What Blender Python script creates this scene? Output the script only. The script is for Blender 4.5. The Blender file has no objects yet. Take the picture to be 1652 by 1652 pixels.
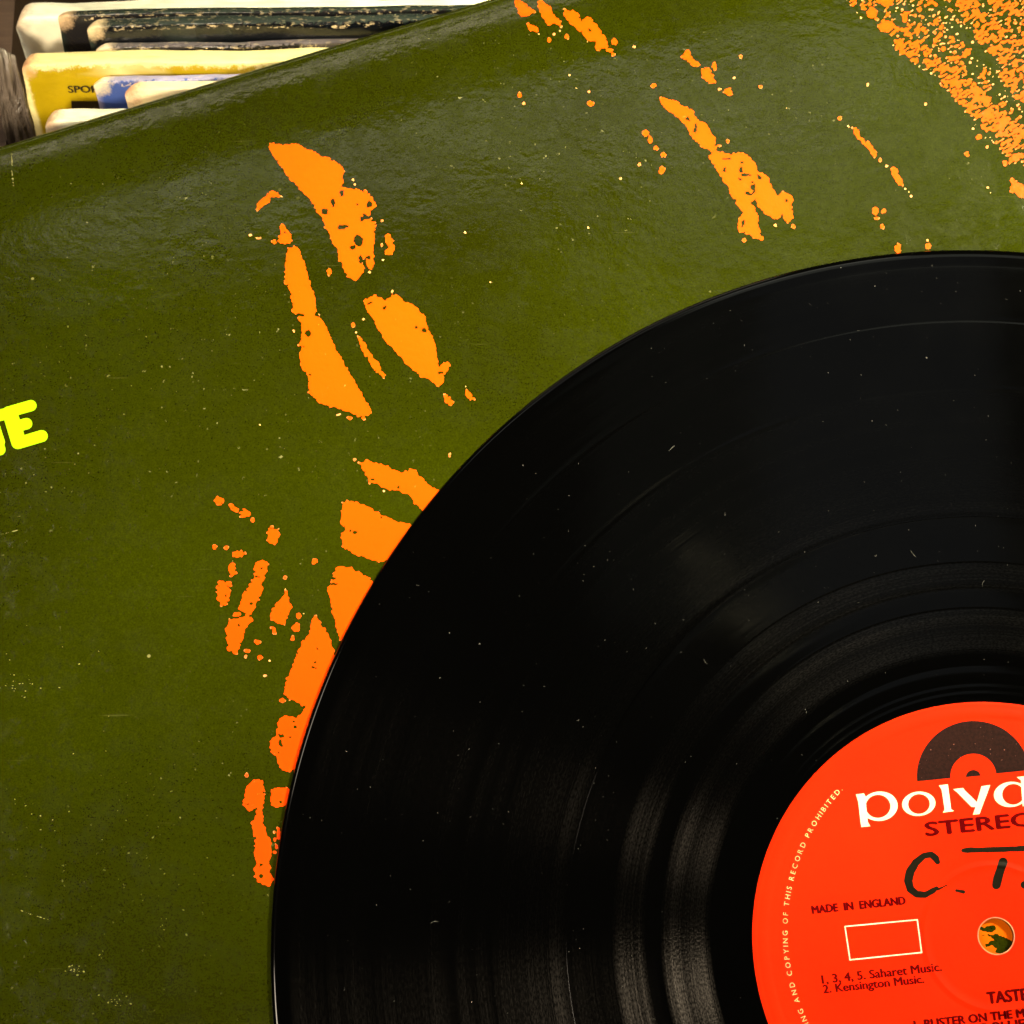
import bpy, math, random
import numpy as np
from mathutils import Vector

random.seed(7)
rng = np.random.default_rng(11)
S = 0.001                       # everything below is measured in millimetres
scene = bpy.context.scene

# ------------------------------------------------------------------ camera
CAM = np.array([-88.03, -8.62, 421.56]); RX, RY, FPX, HALF = 0.23118, 0.02847, 3200.0, 826.0
cam_data = bpy.data.cameras.new('camera'); cam = bpy.data.objects.new('camera', cam_data)
scene.collection.objects.link(cam)
cam.location = CAM*S; cam.rotation_euler = (RX, RY, 0)
cam_data.sensor_width = 36; cam_data.lens = FPX/1652*36
cam_data.clip_start = 0.01; cam_data.clip_end = 50
cam_data.dof.use_dof = True; cam_data.dof.focus_distance = 0.428; cam_data.dof.aperture_fstop = 30
scene.camera = cam

# ------------------------------------------------------------------ world, lamps, exposure
world = bpy.data.worlds.new('World'); scene.world = world; world.use_nodes = True
bg = world.node_tree.nodes['Background']
bg.inputs[0].default_value = (1.0, 0.80, 0.58, 1); bg.inputs[1].default_value = 0.012
scene.view_settings.view_transform = 'Standard'; scene.view_settings.look = 'None'
scene.view_settings.exposure = 0.0; scene.view_settings.gamma = 1.0
scene.cycles.use_denoising = True

def lamp(name, loc, target, size, power, color, size_y=None, spread=None):
    d = bpy.data.lights.new(name, 'AREA'); d.energy = power; d.color = color
    d.shape = 'RECTANGLE' if size_y else 'DISK'; d.size = size
    if size_y: d.size_y = size_y
    if spread: d.spread = math.radians(spread)
    o = bpy.data.objects.new(name, d); scene.collection.objects.link(o)
    o.location = loc
    o.rotation_euler = (Vector(target)-Vector(loc)).to_track_quat('-Z', 'Y').to_euler()
    return o
T0 = (-0.08, 0.10, 0)
lamp('shop_lamp_right', (0.60, 0.58, 0.78), (-0.045, 0.135, 0), 0.16, .88, (0.98, 0.90, 0.58), spread=21)
lamp('shop_lamp_left', (-0.80, -0.17, 0.95), (-0.16, 0.02, 0), 0.30, 4.2, (1.0, 0.84, 0.64))
lamp('groove_fill_lamp', (-0.78, 0.34, 1.0), T0, 0.22, 0.9, (1.0, 0.84, 0.64))  # unseen lamp added for a faint second streak on the grooves
lamp('bin_fill_lamp', (-0.72, -0.86, 1.10), (-0.16, 0.27, -0.02), 0.40, 0.92, (1.0, 0.85, 0.60), spread=26)  # unseen fill added behind the camera to brighten the bin
# pale ceiling panels and an added light strip beyond the sleeve: seen as sheen on the gloss
def down_panel(name, x, y, sx, sy, radiance, color):
    o = lamp(name, (x, y, 1.60), (x, y, 0), sx, radiance*math.pi*sx*sy, color, size_y=sy)
    o.rotation_euler = (0, 0, 0)
down_panel('ceiling_panel_long', -0.27, 1.185, 1.10, 0.17, 1.6, (1.0, 0.96, 0.80))
down_panel('ceiling_panel_right', 0.22, 0.96, 0.52, 0.34, .55, (0.96, 1.0, 0.84))
down_panel('ceiling_panel_near', 0.245, 0.545, 0.25, 0.46, .11, (0.84, 0.92, 1.0))
down_panel('added_dim_panel', 0.03, 0.545, 0.18, 0.40, .05, (0.9, 1.0, 0.9))  # added to soften the left end of the reflection on the vinyl
lamp('added_fold_strip', (-0.70, 2.2, 1.05), (-0.1, 0.15, 0), 1.1, 2.2, (1.0, 0.84, 0.62), size_y=0.22)  # unseen light strip added for the highlight along the spine fold
for i, (x, y) in enumerate([(0.035, .40), (0.065, .385), (0.05, .35), (0.085, .335), (0.11, .345)]):
    lamp('hanging_bulb', (x, y, 1.50), (x, y, 0), 0.010, 0.0008, (1.0, 0.86, 0.50))

# ------------------------------------------------------------------ helpers
cx_, sx_, cy_, sy_ = math.cos(RX), math.sin(RX), math.cos(RY), math.sin(RY)
ROT = np.array([[cy_, 0, sy_], [0, 1, 0], [-sy_, 0, cy_]]) @ np.array([[1, 0, 0], [0, cx_, -sx_], [0, sx_, cx_]])
def ray(x, y):
    x = np.asarray(x, float); y = np.asarray(y, float)
    d = np.stack([(x-HALF)/FPX, -(y-HALF)/FPX, -np.ones_like(x)], -1)
    return d @ ROT.T
def at_z(x, y, z=0.0):          # measured point of the photograph -> millimetres on the level plane z
    d = ray(x, y); t = (z-CAM[2])/d[..., 2]
    return CAM + d*np.asarray(t)[..., None]
SLV_TOP = -1.45                 # level of the sleeve under the record
EDGE_ANG = math.radians(17.5)
U = np.array([math.cos(EDGE_ANG), math.sin(EDGE_ANG)]); V = np.array([-U[1], U[0]])
V_EDGE = 240.3
def bend(v, u):                 # the cover falls away gently towards its spine fold
    a = np.clip((v-150.0)/85.0, 0, 1.2)
    c = np.clip((v-225.0)/14.6, 0, 1.3)
    d = np.clip(v-212.5, 0, 40)
    return SLV_TOP - 4.6*a**2.2 - 1.5*c**2.6 - np.where(d < 10, .004*d*d, .4+.08*(d-10)) - 0.35*np.sin(u*0.021+1.0)*a - 0.22*np.sin(v*0.075+u*0.012)*a
def at_sleeve(x, y, lift=0.0):
    z = np.full(np.shape(x), SLV_TOP)
    for _ in range(6):
        p = at_z(x, y, z); z = bend(p[..., 0]*V[0]+p[..., 1]*V[1], p[..., 0]*U[0]+p[..., 1]*U[1])+lift
    p = at_z(x, y, z); p[..., 2] = z
    return p

def tag(o, label=None, cat=None, group=None, kind=None):
    for k, v in (('label', label), ('category', cat), ('group', group), ('kind', kind)):
        if v: o[k] = v
    return o
def thing(name, loc, label, cat, group=None):
    o = bpy.data.objects.new(name, None); scene.collection.objects.link(o)
    o.location = [c*S for c in loc]; o.empty_display_size = 0.02
    return tag(o, label, cat, group)
def mesh_obj(name, verts, faces, mat, parent=None, smooth=False, colors=None):
    verts = np.asarray(verts, float)*S
    me = bpy.data.meshes.new(name); me.from_pydata(verts.tolist(), [], [list(map(int, f)) for f in faces])
    me.update()
    if colors is not None:
        ca = me.color_attributes.new('ink', 'FLOAT_COLOR', 'POINT')
        ca.data.foreach_set('color', np.asarray(colors, np.float32).ravel())
    if smooth: me.shade_smooth()
    me.materials.append(mat)
    o = bpy.data.objects.new(name, me); scene.collection.objects.link(o)
    if parent:
        o.parent = parent; o.matrix_parent_inverse = parent.matrix_world.inverted() if False else o.matrix_parent_inverse
        o.location = -parent_world(parent)
    return o
def parent_world(p):
    v = Vector((0, 0, 0))
    while p is not None:
        v += Vector(p.location); p = p.parent
    return v

class NT:
    def __init__(s, name):
        s.m = bpy.data.materials.new(name); s.m.use_nodes = True; s.t = s.m.node_tree
        s.b = s.t.nodes['Principled BSDF']; s.co = s.n('ShaderNodeTexCoord').outputs['Object']
    def n(s, typ, **kw):
        x = s.t.nodes.new(typ)
        for k, v in kw.items(): setattr(x, k, v)
        return x
    def l(s, a, b): s.t.links.new(a, b)
    def set(s, **kw):
        for k, v in kw.items():
            i = s.b.inputs[k.replace('_', ' ')]
            if hasattr(v, 'is_linked') or hasattr(v, 'links'): s.l(v, i)
            else: i.default_value = (*v, 1) if isinstance(v, tuple) and len(v) == 3 else v
    def noise(s, scale, detail=3, rough=.5, vec=None, stretch=None, dist=0.0, rot=0.0):
        x = s.n('ShaderNodeTexNoise'); x.inputs['Scale'].default_value = scale
        x.inputs['Detail'].default_value = detail; x.inputs['Roughness'].default_value = rough
        x.inputs['Distortion'].default_value = dist
        v = vec or s.co
        if stretch or rot:
            mp = s.n('ShaderNodeMapping')
            mp.inputs['Scale'].default_value = stretch or (1, 1, 1); mp.inputs['Rotation'].default_value = (0, 0, rot)
            s.l(v, mp.inputs[0]); v = mp.outputs[0]
        s.l(v, x.inputs['Vector']); return x.outputs['Fac']
    def ramp(s, fac, stops, interp='LINEAR'):
        r = s.n('ShaderNodeValToRGB'); e = r.color_ramp; e.interpolation = interp
        while len(e.elements) < len(stops): e.elements.new(0.5)
        for q, (p, c) in zip(e.elements, stops):
            q.position = p; q.color = (*c, 1) if isinstance(c, tuple) else (c, c, c, 1)
        s.l(fac, r.inputs[0]); return r.outputs[0]
    def mix(s, fac, a, b, mode='MIX'):
        x = s.n('ShaderNodeMix', data_type='RGBA', blend_type=mode)
        for i, v in ((0, fac), (6, a), (7, b)):
            if hasattr(v, 'is_linked') or hasattr(v, 'links'): s.l(v, x.inputs[i])
            else: x.inputs[i].default_value = (*v, 1) if isinstance(v, tuple) else v
        return x.outputs[2]
    def math(s, op, a, b=0.0, c=None):
        x = s.n('ShaderNodeMath', operation=op)
        for i, v in ((0, a), (1, b), (2, c)):
            if v is None: continue
            if hasattr(v, 'is_linked') or hasattr(v, 'links'): s.l(v, x.inputs[i])
            else: x.inputs[i].default_value = v
        return x.outputs[0]
    def bump(s, h, dist, strength=1.0, prev=None):
        x = s.n('ShaderNodeBump'); x.inputs['Strength'].default_value = strength
        x.inputs['Distance'].default_value = dist; s.l(h, x.inputs['Height'])
        if prev: s.l(prev, x.inputs['Normal'])
        return x.outputs[0]

# ------------------------------------------------------------------ materials
def gloss_relief(t):            # orange-peel of the laminated card, shared by card and ink
    b = t.bump(t.noise(55, 3, .55, stretch=(1, 1.6, 1), rot=-.3), 0.0004, .55)
    b = t.bump(t.noise(420, 4, .55), 0.00011, .9, b)
    b = t.bump(t.noise(1500, 2, .6), 0.000022, .9, b)
    pits = t.ramp(t.noise(300, 5, .75), [(0.0, 1.0), (.36, 1.0), (.42, 0.0), (1, 0.0)])
    return t.bump(pits, 0.00002, .5, b)
def specks(t, scale, lo, hi):   # scuffs where the ink has flaked off
    n = t.noise(scale, 2, .5); m = t.noise(14, 3, .6)
    return t.math('MULTIPLY', t.ramp(n, [(lo, 0.0), (hi, 1.0)]), t.ramp(m, [(.46, .06), (.62, 1.0)]))

t = NT('laminated_green_card'); GREEN = t.m
base = t.ramp(t.noise(9, 3, .5), [(.30, (.0150, .0172, .0004)), (.68, (.0262, .0335, .0002))])
grain = t.ramp(t.noise(2600, 2, .6), [(.25, .72), (.75, 1.28)])
base = t.mix(1.0, base, grain, 'MULTIPLY')
grain2 = t.ramp(t.noise(700, 3, .7), [(.3, .86), (.7, 1.14)])
base = t.mix(1.0, base, grain2, 'MULTIPLY')
vor = t.n('ShaderNodeTexVoronoi'); vor.inputs['Scale'].default_value = 120; t.l(t.co, vor.inputs['Vector'])
dots = t.ramp(vor.outputs['Distance'], [(0, 1.0), (.035, 1.0), (.055, 0.0), (1, 0.0)])
dots = t.math('MULTIPLY', dots, t.ramp(t.noise(30, 1, .5), [(.56, 0.0), (.70, .5)]))
base = t.mix(dots, base, (.50, .46, .18))
base = t.mix(t.math('MULTIPLY', specks(t, 900, .71, .77), .55), base, (.34, .32, .14))
scr = t.ramp(t.noise(60, 2, .5, stretch=(1, 26, 1), rot=.5), [(.73, 0.0), (.78, .10)])
base = t.mix(scr, base, (.25, .24, .09))
t.set(Base_Color=base, Roughness=t.ramp(t.noise(120, 4, .65), [(.46, .05), (.56, .17)]), Specular_IOR_Level=.45, Normal=gloss_relief(t))

t = NT('printed_ink_on_card'); INK = t.m
a = t.n('ShaderNodeVertexColor', layer_name='ink')
t.set(Base_Color=t.mix(t.math('MULTIPLY', specks(t, 1000, .74, .78), .5), a.outputs[0], (.95, .55, .12)),
      Roughness=.30, Specular_IOR_Level=.16, Normal=gloss_relief(t))

t = NT('bare_white_board'); BOARD = t.m
t.set(Base_Color=(.62, .56, .42), Roughness=.8)

# vinyl: pressed grooves run round the spindle, their look changes with the radius
t = NT('black_vinyl'); VINYL = t.m
sep = t.n('ShaderNodeSeparateXYZ'); t.l(t.co, sep.inputs[0])
r2 = t.math('ADD', t.math('MULTIPLY', sep.outputs[0], sep.outputs[0]), t.math('MULTIPLY', sep.outputs[1], sep.outputs[1]))
rad = t.math('SQRT', r2); rn = t.math('DIVIDE', rad, 0.1505)
R_ = lambda mm: mm/150.5
tr = t.ramp(rn, [(0, 0.0), (R_(59.2), 0.0), (R_(59.8), 1.0), (R_(68.3), .95), (R_(68.9), 0.0), (R_(72.8), 0.02),
                 (R_(73.3), .85), (R_(78.4), .65), (R_(78.9), .05), (R_(89.0), .05), (R_(89.4), .30), (R_(93), .22), (R_(100), .10),
                 (R_(104), .06), (R_(117.6), .08), (R_(118.0), 0.0), (R_(118.4), .07), (R_(121), .05), (R_(133.4), .06), (R_(133.8), 0.0), (R_(134.2), .06),
                 (R_(138), .05), (R_(146.2), .06), (R_(146.6), 0.0), (R_(150.5), 0.0)])
rv = t.n('ShaderNodeCombineXYZ'); t.l(rad, rv.inputs[0])
fine = t.noise(2600, 3, .8, vec=rv.outputs[0])
mid = t.noise(260, 3, .7, vec=rv.outputs[0])
bands = t.math('MULTIPLY', t.ramp(fine, [(.38, .15), (.62, 1.0)]), t.ramp(mid, [(.38, .20), (.60, 1.0)]))
groove = t.math('MULTIPLY', tr, bands)
ang_ = t.math('ARCTAN2', sep.outputs[1], sep.outputs[0])
pol = t.n('ShaderNodeCombineXYZ'); t.l(rad, pol.inputs[0]); t.l(t.math('MULTIPLY', ang_, .028), pol.inputs[1])
spk = t.noise(3600, 1, .5, vec=pol.outputs[0])
sparkle = t.ramp(spk, [(.36, .35), (.66, 1.5)])
tan = t.n('ShaderNodeTangent', direction_type='RADIAL', axis='Z')
gl = t.n('ShaderNodeBsdfAnisotropic'); gl.distribution = 'GGX'
gl.inputs['Anisotropy'].default_value = .90; gl.inputs['Roughness'].default_value = .52
gcol = t.mix(t.math('MULTIPLY', groove, sparkle), (0.0, 0.0, 0.0), (.23, .21, .18))
t.l(gcol, gl.inputs['Color']); t.l(tan.outputs[0], gl.inputs['Tangent'])
nb = t.bump(t.math('MULTIPLY', spk, tr), 0.00004, 1.0)
t.l(nb, gl.inputs['Normal'])
lint = t.ramp(t.noise(1500, 1, .4), [(.825, 0.0), (.84, .45)])
t.set(Base_Color=t.mix(lint, (.0004, .0004, .0004), (.30, .29, .27)), Roughness=t.ramp(t.noise(35, 3, .6), [(.3, .06), (.7, .11)]), Specular_IOR_Level=.42)
t.set(Normal=t.bump(t.math('ADD', t.math('MULTIPLY', fine, tr), t.math('MULTIPLY', mid, .9)), 0.00003, .7))
add = t.n('ShaderNodeAddShader'); out = t.t.nodes['Material Output']
t.l(t.b.outputs[0], add.inputs[0]); t.l(gl.outputs[0], add.inputs[1]); t.l(add.outputs[0], out.inputs[0])

def paper(name, col, rough=.5, var=.08, spec=.25, grain=900, mottle=None):
    t = NT(name)
    c = t.ramp(t.noise(grain, 3, .6), [(.3, tuple(x*(1-var) for x in col)), (.7, tuple(min(1, x*(1+var)) for x in col))])
    if mottle: c = t.mix(t.ramp(t.noise(mottle[0], 4, .6), [(.35, 0.0), (.75, mottle[2])]), c, mottle[1])
    b = t.bump(t.noise(1100, 3, .6), 0.00004, .6); b = t.bump(t.noise(70, 2, .5), 0.0004, .35, b)
    t.set(Base_Color=c, Roughness=rough, Specular_IOR_Level=spec, Normal=b)
    return t.m
LABEL_RED = paper('red_label_paper', (.92, .017, .0002), .55, .04, .05, 500, (40, (.94, .024, .0003), .6))
MAROON = paper('maroon_ink', (.10, .0001, .0008), .65, .15, .02)
CREAM_INK = paper('cream_ink', (.95, .86, .60), .5, .03)
t = NT('dark_brown_ink'); BROWN_INK = t.m
c = t.ramp(t.noise(1500, 3, .7), [(.35, (.010, .002, .0016)), (.70, (.026, .007, .005))])
t.set(Base_Color=t.mix(t.ramp(t.noise(1700, 1, .5), [(.74, 0.0), (.78, .6)]), c, (.45, .2, .16)), Roughness=.6, Specular_IOR_Level=.08)
MARKER = paper('black_marker_ink', (.0065, .005, .001), .36, .4, .18, 350)
YELLOW_INK = paper('acid_yellow_ink', (.40, .90, .001), .6, .03, .12)

# ------------------------------------------------------------------ flat print cut from a height field
_noise_tab = rng.random((256, 256))
def vnoise(x, y, seed=0):
    x = x+seed*17.3; y = y+seed*9.1
    xi = np.floor(x).astype(int); yi = np.floor(y).astype(int); fx = x-xi; fy = y-yi
    fx = fx*fx*(3-2*fx); fy = fy*fy*(3-2*fy)
    g = lambda a, b: _noise_tab[a % 256, b % 256]
    return ((g(xi, yi)*(1-fx)+g(xi+1, yi)*fx)*(1-fy)+(g(xi, yi+1)*(1-fx)+g(xi+1, yi+1)*fx)*fy)*2-1
def sd_poly(X, Y, pts):
    d = np.full(X.shape, 1e9); s = np.ones(X.shape); n = len(pts)
    for i in range(n):
        ax, ay = pts[i]; bx, by = pts[i-1]
        ex, ey = bx-ax, by-ay; wx, wy = X-ax, Y-ay
        h = np.clip((wx*ex+wy*ey)/(ex*ex+ey*ey+1e-9), 0, 1)
        d = np.minimum(d, (wx-ex*h)**2+(wy-ey*h)**2)
        c1 = Y >= ay; c2 = Y < by; c3 = ex*wy > ey*wx
        s = np.where((c1 & c2 & c3) | (~c1 & ~c2 & ~c3), -s, s)
    return s*np.sqrt(d)
def sd_cap(X, Y, a, b, r):
    ex, ey = b[0]-a[0], b[1]-a[1]; wx, wy = X-a[0], Y-a[1]
    h = np.clip((wx*ex+wy*ey)/(ex*ex+ey*ey+1e-9), 0, 1)
    return np.hypot(wx-ex*h, wy-ey*h)-r
def sd_ell(X, Y, c, rx, ry, ang=0.0):
    ca, sa = math.cos(ang), math.sin(ang); x = X-c[0]; y = Y-c[1]
    x, y = x*ca+y*sa, -x*sa+y*ca
    k = np.sqrt((x/rx)**2+(y/ry)**2); return (k-1)*min(rx, ry)
def paint(F, X, Y, fn, box, pad=14):
    x0, x1, y0, y1 = box; st = X[0, 1]-X[0, 0]
    i0 = max(0, int((y0-pad-Y[0, 0])/st)); i1 = min(F.shape[0], int((y1+pad-Y[0, 0])/st)+1)
    j0 = max(0, int((x0-pad-X[0, 0])/st)); j1 = min(F.shape[1], int((x1+pad-X[0, 0])/st)+1)
    if i1 <= i0 or j1 <= j0: return
    sl = (slice(i0, i1), slice(j0, j1)); F[sl] = fn(F[sl], X[sl], Y[sl])
def contour(F, X, Y):
    """cells of the field below zero, cut along the zero line -> vertices (survey points) and faces"""
    ny, nx = F.shape; ins = F < 0
    code = ins[:-1, :-1]*1+ins[:-1, 1:]*2+ins[1:, 1:]*4+ins[1:, :-1]*8
    st = X[0, 1]-X[0, 0]
    with np.errstate(divide='ignore', invalid='ignore'):
        th = np.clip(F[:, :-1]/(F[:, :-1]-F[:, 1:]), .02, .98)
        tv = np.clip(F[:-1, :]/(F[:-1, :]-F[1:, :]), .02, .98)
    ids = {}; vx = []; vy = []
    def corner(i, j):
        k = (0, i, j)
        if k not in ids: ids[k] = len(vx); vx.append(X[i, j]); vy.append(Y[i, j])
        return ids[k]
    def hedge(i, j):
        k = (1, i, j)
        if k not in ids: ids[k] = len(vx); vx.append(X[i, j]+st*th[i, j]); vy.append(Y[i, j])
        return ids[k]
    def vedge(i, j):
        k = (2, i, j)
        if k not in ids: ids[k] = len(vx); vx.append(X[i, j]); vy.append(Y[i, j]+st*tv[i, j])
        return ids[k]
    faces = []
    I, J = np.nonzero(code)
    for i, j, c in zip(I.tolist(), J.tolist(), code[I, J].tolist()):
        if c == 15:
            faces.append((corner(i, j), corner(i+1, j), corner(i+1, j+1), corner(i, j+1))); continue
        ring = []
        cs = ((i, j), (i, j+1), (i+1, j+1), (i+1, j)); bits = (1, 2, 4, 8)
        for k in range(4):
            if c & bits[k]: ring.append(corner(*cs[k]))
            nb = bits[(k+1) % 4]
            if bool(c & bits[k]) != bool(c & nb):
                ring.append(hedge(i, j) if k == 0 else vedge(i, j+1) if k == 1 else hedge(i+1, j) if k == 2 else vedge(i, j))
        if len(ring) > 2: faces.append(tuple(ring[::-1]))
    return np.array(vx), np.array(vy), faces
def grid(x0, x1, y0, y1, st):
    return np.meshgrid(np.arange(x0, x1+st, st), np.arange(y0, y1+st, st))
def print_on(name, F, X, Y, mat, parent, place, colors=None):
    vx, vy, fc = contour(F, X, Y)
    return mesh_obj(name, place(vx, vy), fc, mat, parent, colors=None if colors is None else colors(vx, vy))

# ------------------------------------------------------------------ the setting
def box_mesh(x0, x1, y0, y1, z0, z1):
    v = [(x, y, z) for z in (z0, z1) for y in (y0, y1) for x in (x0, x1)]
    f = [(0, 2, 3, 1), (4, 5, 7, 6), (0, 1, 5, 4), (2, 6, 7, 3), (0, 4, 6, 2), (1, 3, 7, 5)]
    return v, f
def wood(name, c0, c1, rough=.5):
    t = NT(name)
    g = t.noise(60, 5, .65, stretch=(1, 9, 1), dist=.6)
    t.set(Base_Color=t.ramp(g, [(.3, c0), (.7, c1)]), Roughness=rough, Normal=t.bump(g, .0004, .5))
    return t.m
DARK_WOOD = wood('dark_counter_wood', (.030, .016, .009), (.075, .042, .022))
BROWN_WOOD = wood('brown_bin_wood', (.035, .018, .010), (.075, .044, .026), .55)
v, f = box_mesh(-2500, 2500, -2500, 2500, -790, -780)
tag(mesh_obj('floor', v, f, wood('floor_boards', (.05, .03, .02), (.11, .07, .045))), kind='structure')
v, f = box_mesh(-420, 420, -420, 140, -32, SLV_TOP-2.75)
tag(mesh_obj('counter', v, f, DARK_WOOD), kind='structure')
v, f = box_mesh(-400, 400, -400, 0, -780, -32.3)
tag(mesh_obj('counter_base', v, f, DARK_WOOD), kind='structure')

# ------------------------------------------------------------------ album sleeve
sleeve = thing('album_sleeve', (-60, 80, SLV_TOP), 'olive green laminated album sleeve with ragged orange shapes, lying under the black record', 'album sleeve')
u0, u1, v0, v1 = -224.0, 91.0, -80.0, V_EDGE
TH = 2.6
vs = np.concatenate([np.linspace(v0, 140, 40), np.linspace(143, v1-2.2, 46)])
us = np.linspace(u0, u1, 90)
def ring_at(u):
    pts = []
    for q in vs: pts.append((q, float(bend(q, u))))
    q, z = pts[-1]; zc = z-TH/2
    for a in np.linspace(75, -75, 9): pts.append((q+TH/2*1.55*math.cos(math.radians(a)), zc+TH/2*math.sin(math.radians(a))))
    for q in vs[::-1]: pts.append((q, float(bend(q, u))-TH))
    for q in vs[:-1]: pts.append((q, float(bend(q, u))-TH+.55))
    for q in vs[:-1][::-1]: pts.append((q, float(bend(q, u))-.55))
    return pts
rings = [ring_at(u) for u in us]; n = len(rings[0]); VV = []; FF = []
for u, rg in zip(us, rings):
    for q, z in rg: VV.append((u*U[0]+q*V[0], u*U[1]+q*V[1], z))
for i in range(len(us)-1):
    for k in range(n):
        a, b = i*n+k, i*n+(k+1) % n
        FF.append((a, b, b+n, a+n))
card = mesh_obj('folded_card', VV, [f[::-1] for f in FF], GREEN, sleeve, smooth=True)
card.data.materials.append(BOARD)
nv = len(vs)
for p in card.data.polygons:
    k = p.index % n
    if k >= nv+9+nv-1: p.material_index = 1
m = card.modifiers.new('weld', 'WELD'); m.merge_threshold = 1e-7

def poly(org, s, pts): return [(org[0]+x/s, org[1]+y/s) for x, y in pts]
SH = []; HO = []; DT = []
c4 = ((380, 200), 3.304)
SH += [poly(*c4, q) for q in (
 [(175,95),(250,110),(320,103),(380,130),(425,150),(500,183),(555,213),(580,250),(572,330),(600,343),(650,352),(700,365),(735,400),(757,440),(705,470),(662,498),(668,520),(718,503),(747,540),(738,620),(735,680),(742,750),(715,790),(692,745),(682,790),(640,836),(600,815),(560,740),(540,680),(500,590),(450,490),(405,415),(340,340),(270,270),(230,210),(185,140)],
 [(275,655),(330,655),(360,720),(390,820),(425,930),(440,1010),(490,1100),(545,1210),(600,1320),(670,1430),(727,1530),(715,1555),(650,1557),(590,1530),(500,1505),(430,1480),(390,1430),(385,1350),(360,1310),(340,1260),(350,1190),(330,1180),(360,1110),(340,1040),(305,1000),(295,900),(262,850),(268,740)],
 [(683,940),(740,910),(800,937),(850,910),(900,945),(960,975),(1010,1030),(1025,1090),(1050,1130),(1075,1220),(1088,1290),(1130,1262),(1147,1290),(1100,1340),(1108,1380),(1080,1403),(1050,1380),(980,1340),(900,1270),(840,1200),(780,1130),(740,1050),(690,975)],
 [(645,1120),(690,1170),(740,1250),(798,1340),(792,1358),(740,1310),(678,1210)],
 [(103,455),(130,405),(200,350),(248,388),(200,388),(160,428),(120,460)],
 [(248,535),(302,590),(292,640),(232,642),(230,600)],
 [(797,588),(827,586),(845,660),(837,695),(798,695),(815,660),(793,630)],
 [(1106,1436),(1170,1480),(1150,1503),(1118,1482)],
 [(1226,1400),(1247,1432),(1284,1470),(1250,1478),(1226,1447)])]
HO += [(380+x/3.304, 200+y/3.304, rx/3.304, ry/3.304) for x, y, rx, ry in
       [(475,465,20,14),(572,548,28,12),(657,622,26,30),(520,420,12,18),(565,370,9,30),(668,722,12,18),(625,657,18,14),(705,712,16,7),(712,430,14,16),(690,745,9,30),(655,430,5,5),(388,1115,16,16),(432,1015,9,18),(345,1018,14,6),(345,1190,14,6),(1005,1100,14,10),(715,955,10,7),(793,980,8,14),(1095,1325,12,6),(280,858,6,6),(965,1083,6,5),(400,1338,9,4),(260,578,6,4)]]
DT += [(380+x/3.304, 200+y/3.304, rx/3.304, ry/3.304) for x, y, rx, ry in
       [(625,1072,10,18),(643,1110,5,6),(500,790,11,20),(205,628,13,14),(123,607,13,6),(80,592,9,6),(780,515,7,7),(740,525,8,8),(780,648,5,10),(628,297,5,8),(635,322,5,5),(643,348,5,5),(690,355,8,5),(706,475,12,12),(310,1103,6,8),(548,1549,12,6),(610,1568,14,9),(682,1570,12,9),(837,893,4,8),(681,1042,3,4),(787,725,4,4),(1223,578,4,4),(1360,842,5,5),(127,1602,4,4)]]
c5 = ((800, 0), 3.059)
SH += [poly(*c5, q) for q in (
 [(90,-10),(150,20),(195,60),(170,78),(120,78),(98,30)],[(195,-10),(262,20),(292,80),(328,100),(322,142),(290,112),(258,128),(218,60)],[(138,105),(200,128),(208,155),(170,155)],
 [(335,42),(400,62),(422,100),(450,82),(500,118),(512,150),(540,190),(558,230),(498,253),(492,205),(450,205),(430,160),(360,118),(333,70)],
 [(912,278),(945,246),(975,288),(1008,322),(978,328),(940,298)],[(1008,335),(1045,330),(1072,380),(1088,412),(1050,414),(1018,380)],
 [(812,478),(850,490),(900,508),(970,543),(982,575),(1040,618),(1082,680),(1085,718),(1125,715),(1065,748),(1010,722),(958,662),(938,620),(890,572),(858,550),(818,512)],
 [(1068,738),(1110,748),(1160,760),(1200,746),(1260,778),(1292,840),(1330,860),(1362,910),(1390,960),(1420,942),(1468,980),(1458,1030),(1468,1072),(1440,1103),(1410,1060),(1390,1088),(1330,1060),(1290,1012),(1268,965),(1262,1010),(1287,1050),(1302,1130),(1312,1180),(1270,1175),(1240,1150),(1200,1148),(1197,1080),(1215,1050),(1160,950),(1118,880),(1068,800)])]
HO += [(800+x/3.059, y/3.059, rx/3.059, ry/3.059) for x, y, rx, ry in
       [(985,635,8,22),(948,588,9,9),(465,150,9,9),(1128,835,9,9),(1210,835,10,14),(1235,862,20,6),(1268,925,10,22),(1300,875,10,16),(1245,955,16,8),(1140,785,16,6),(1205,882,6,6),(1432,990,9,8),(1218,1100,5,16),(1215,800,5,5)]]
DT += [(800+x/3.059, y/3.059, rx/3.059, ry/3.059) for x, y, rx, ry in
       [(585,205,13,18),(580,268,11,10),(563,246,16,10),(350,180,9,14),(262,200,9,14),(286,170,8,7),(212,168,5,5),(316,152,5,5),(1078,330,11,20),(1146,455,20,20),(1105,440,12,7),(740,658,17,18),(762,692,13,18),(787,732,14,12),(828,763,13,12),(820,838,17,18),(708,810,8,8),(616,880,8,9),(778,422,16,12),(118,470,9,16),(138,508,7,8),(466,510,15,13),(460,452,6,7),(684,232,7,6),(1208,278,8,10),(1178,385,8,6),(1305,428,9,8),(1146,697,9,11),(1225,1185,11,10),(1308,1178,12,12),(1380,1112,8,8),(1468,1118,10,13),(1435,533,4,4),(397,436,4,4),(362,372,3,3),(128,905,4,4),(456,1125,4,4),(1060,775,8,10)]]
c6 = ((1240, 0), 3.934)
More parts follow.
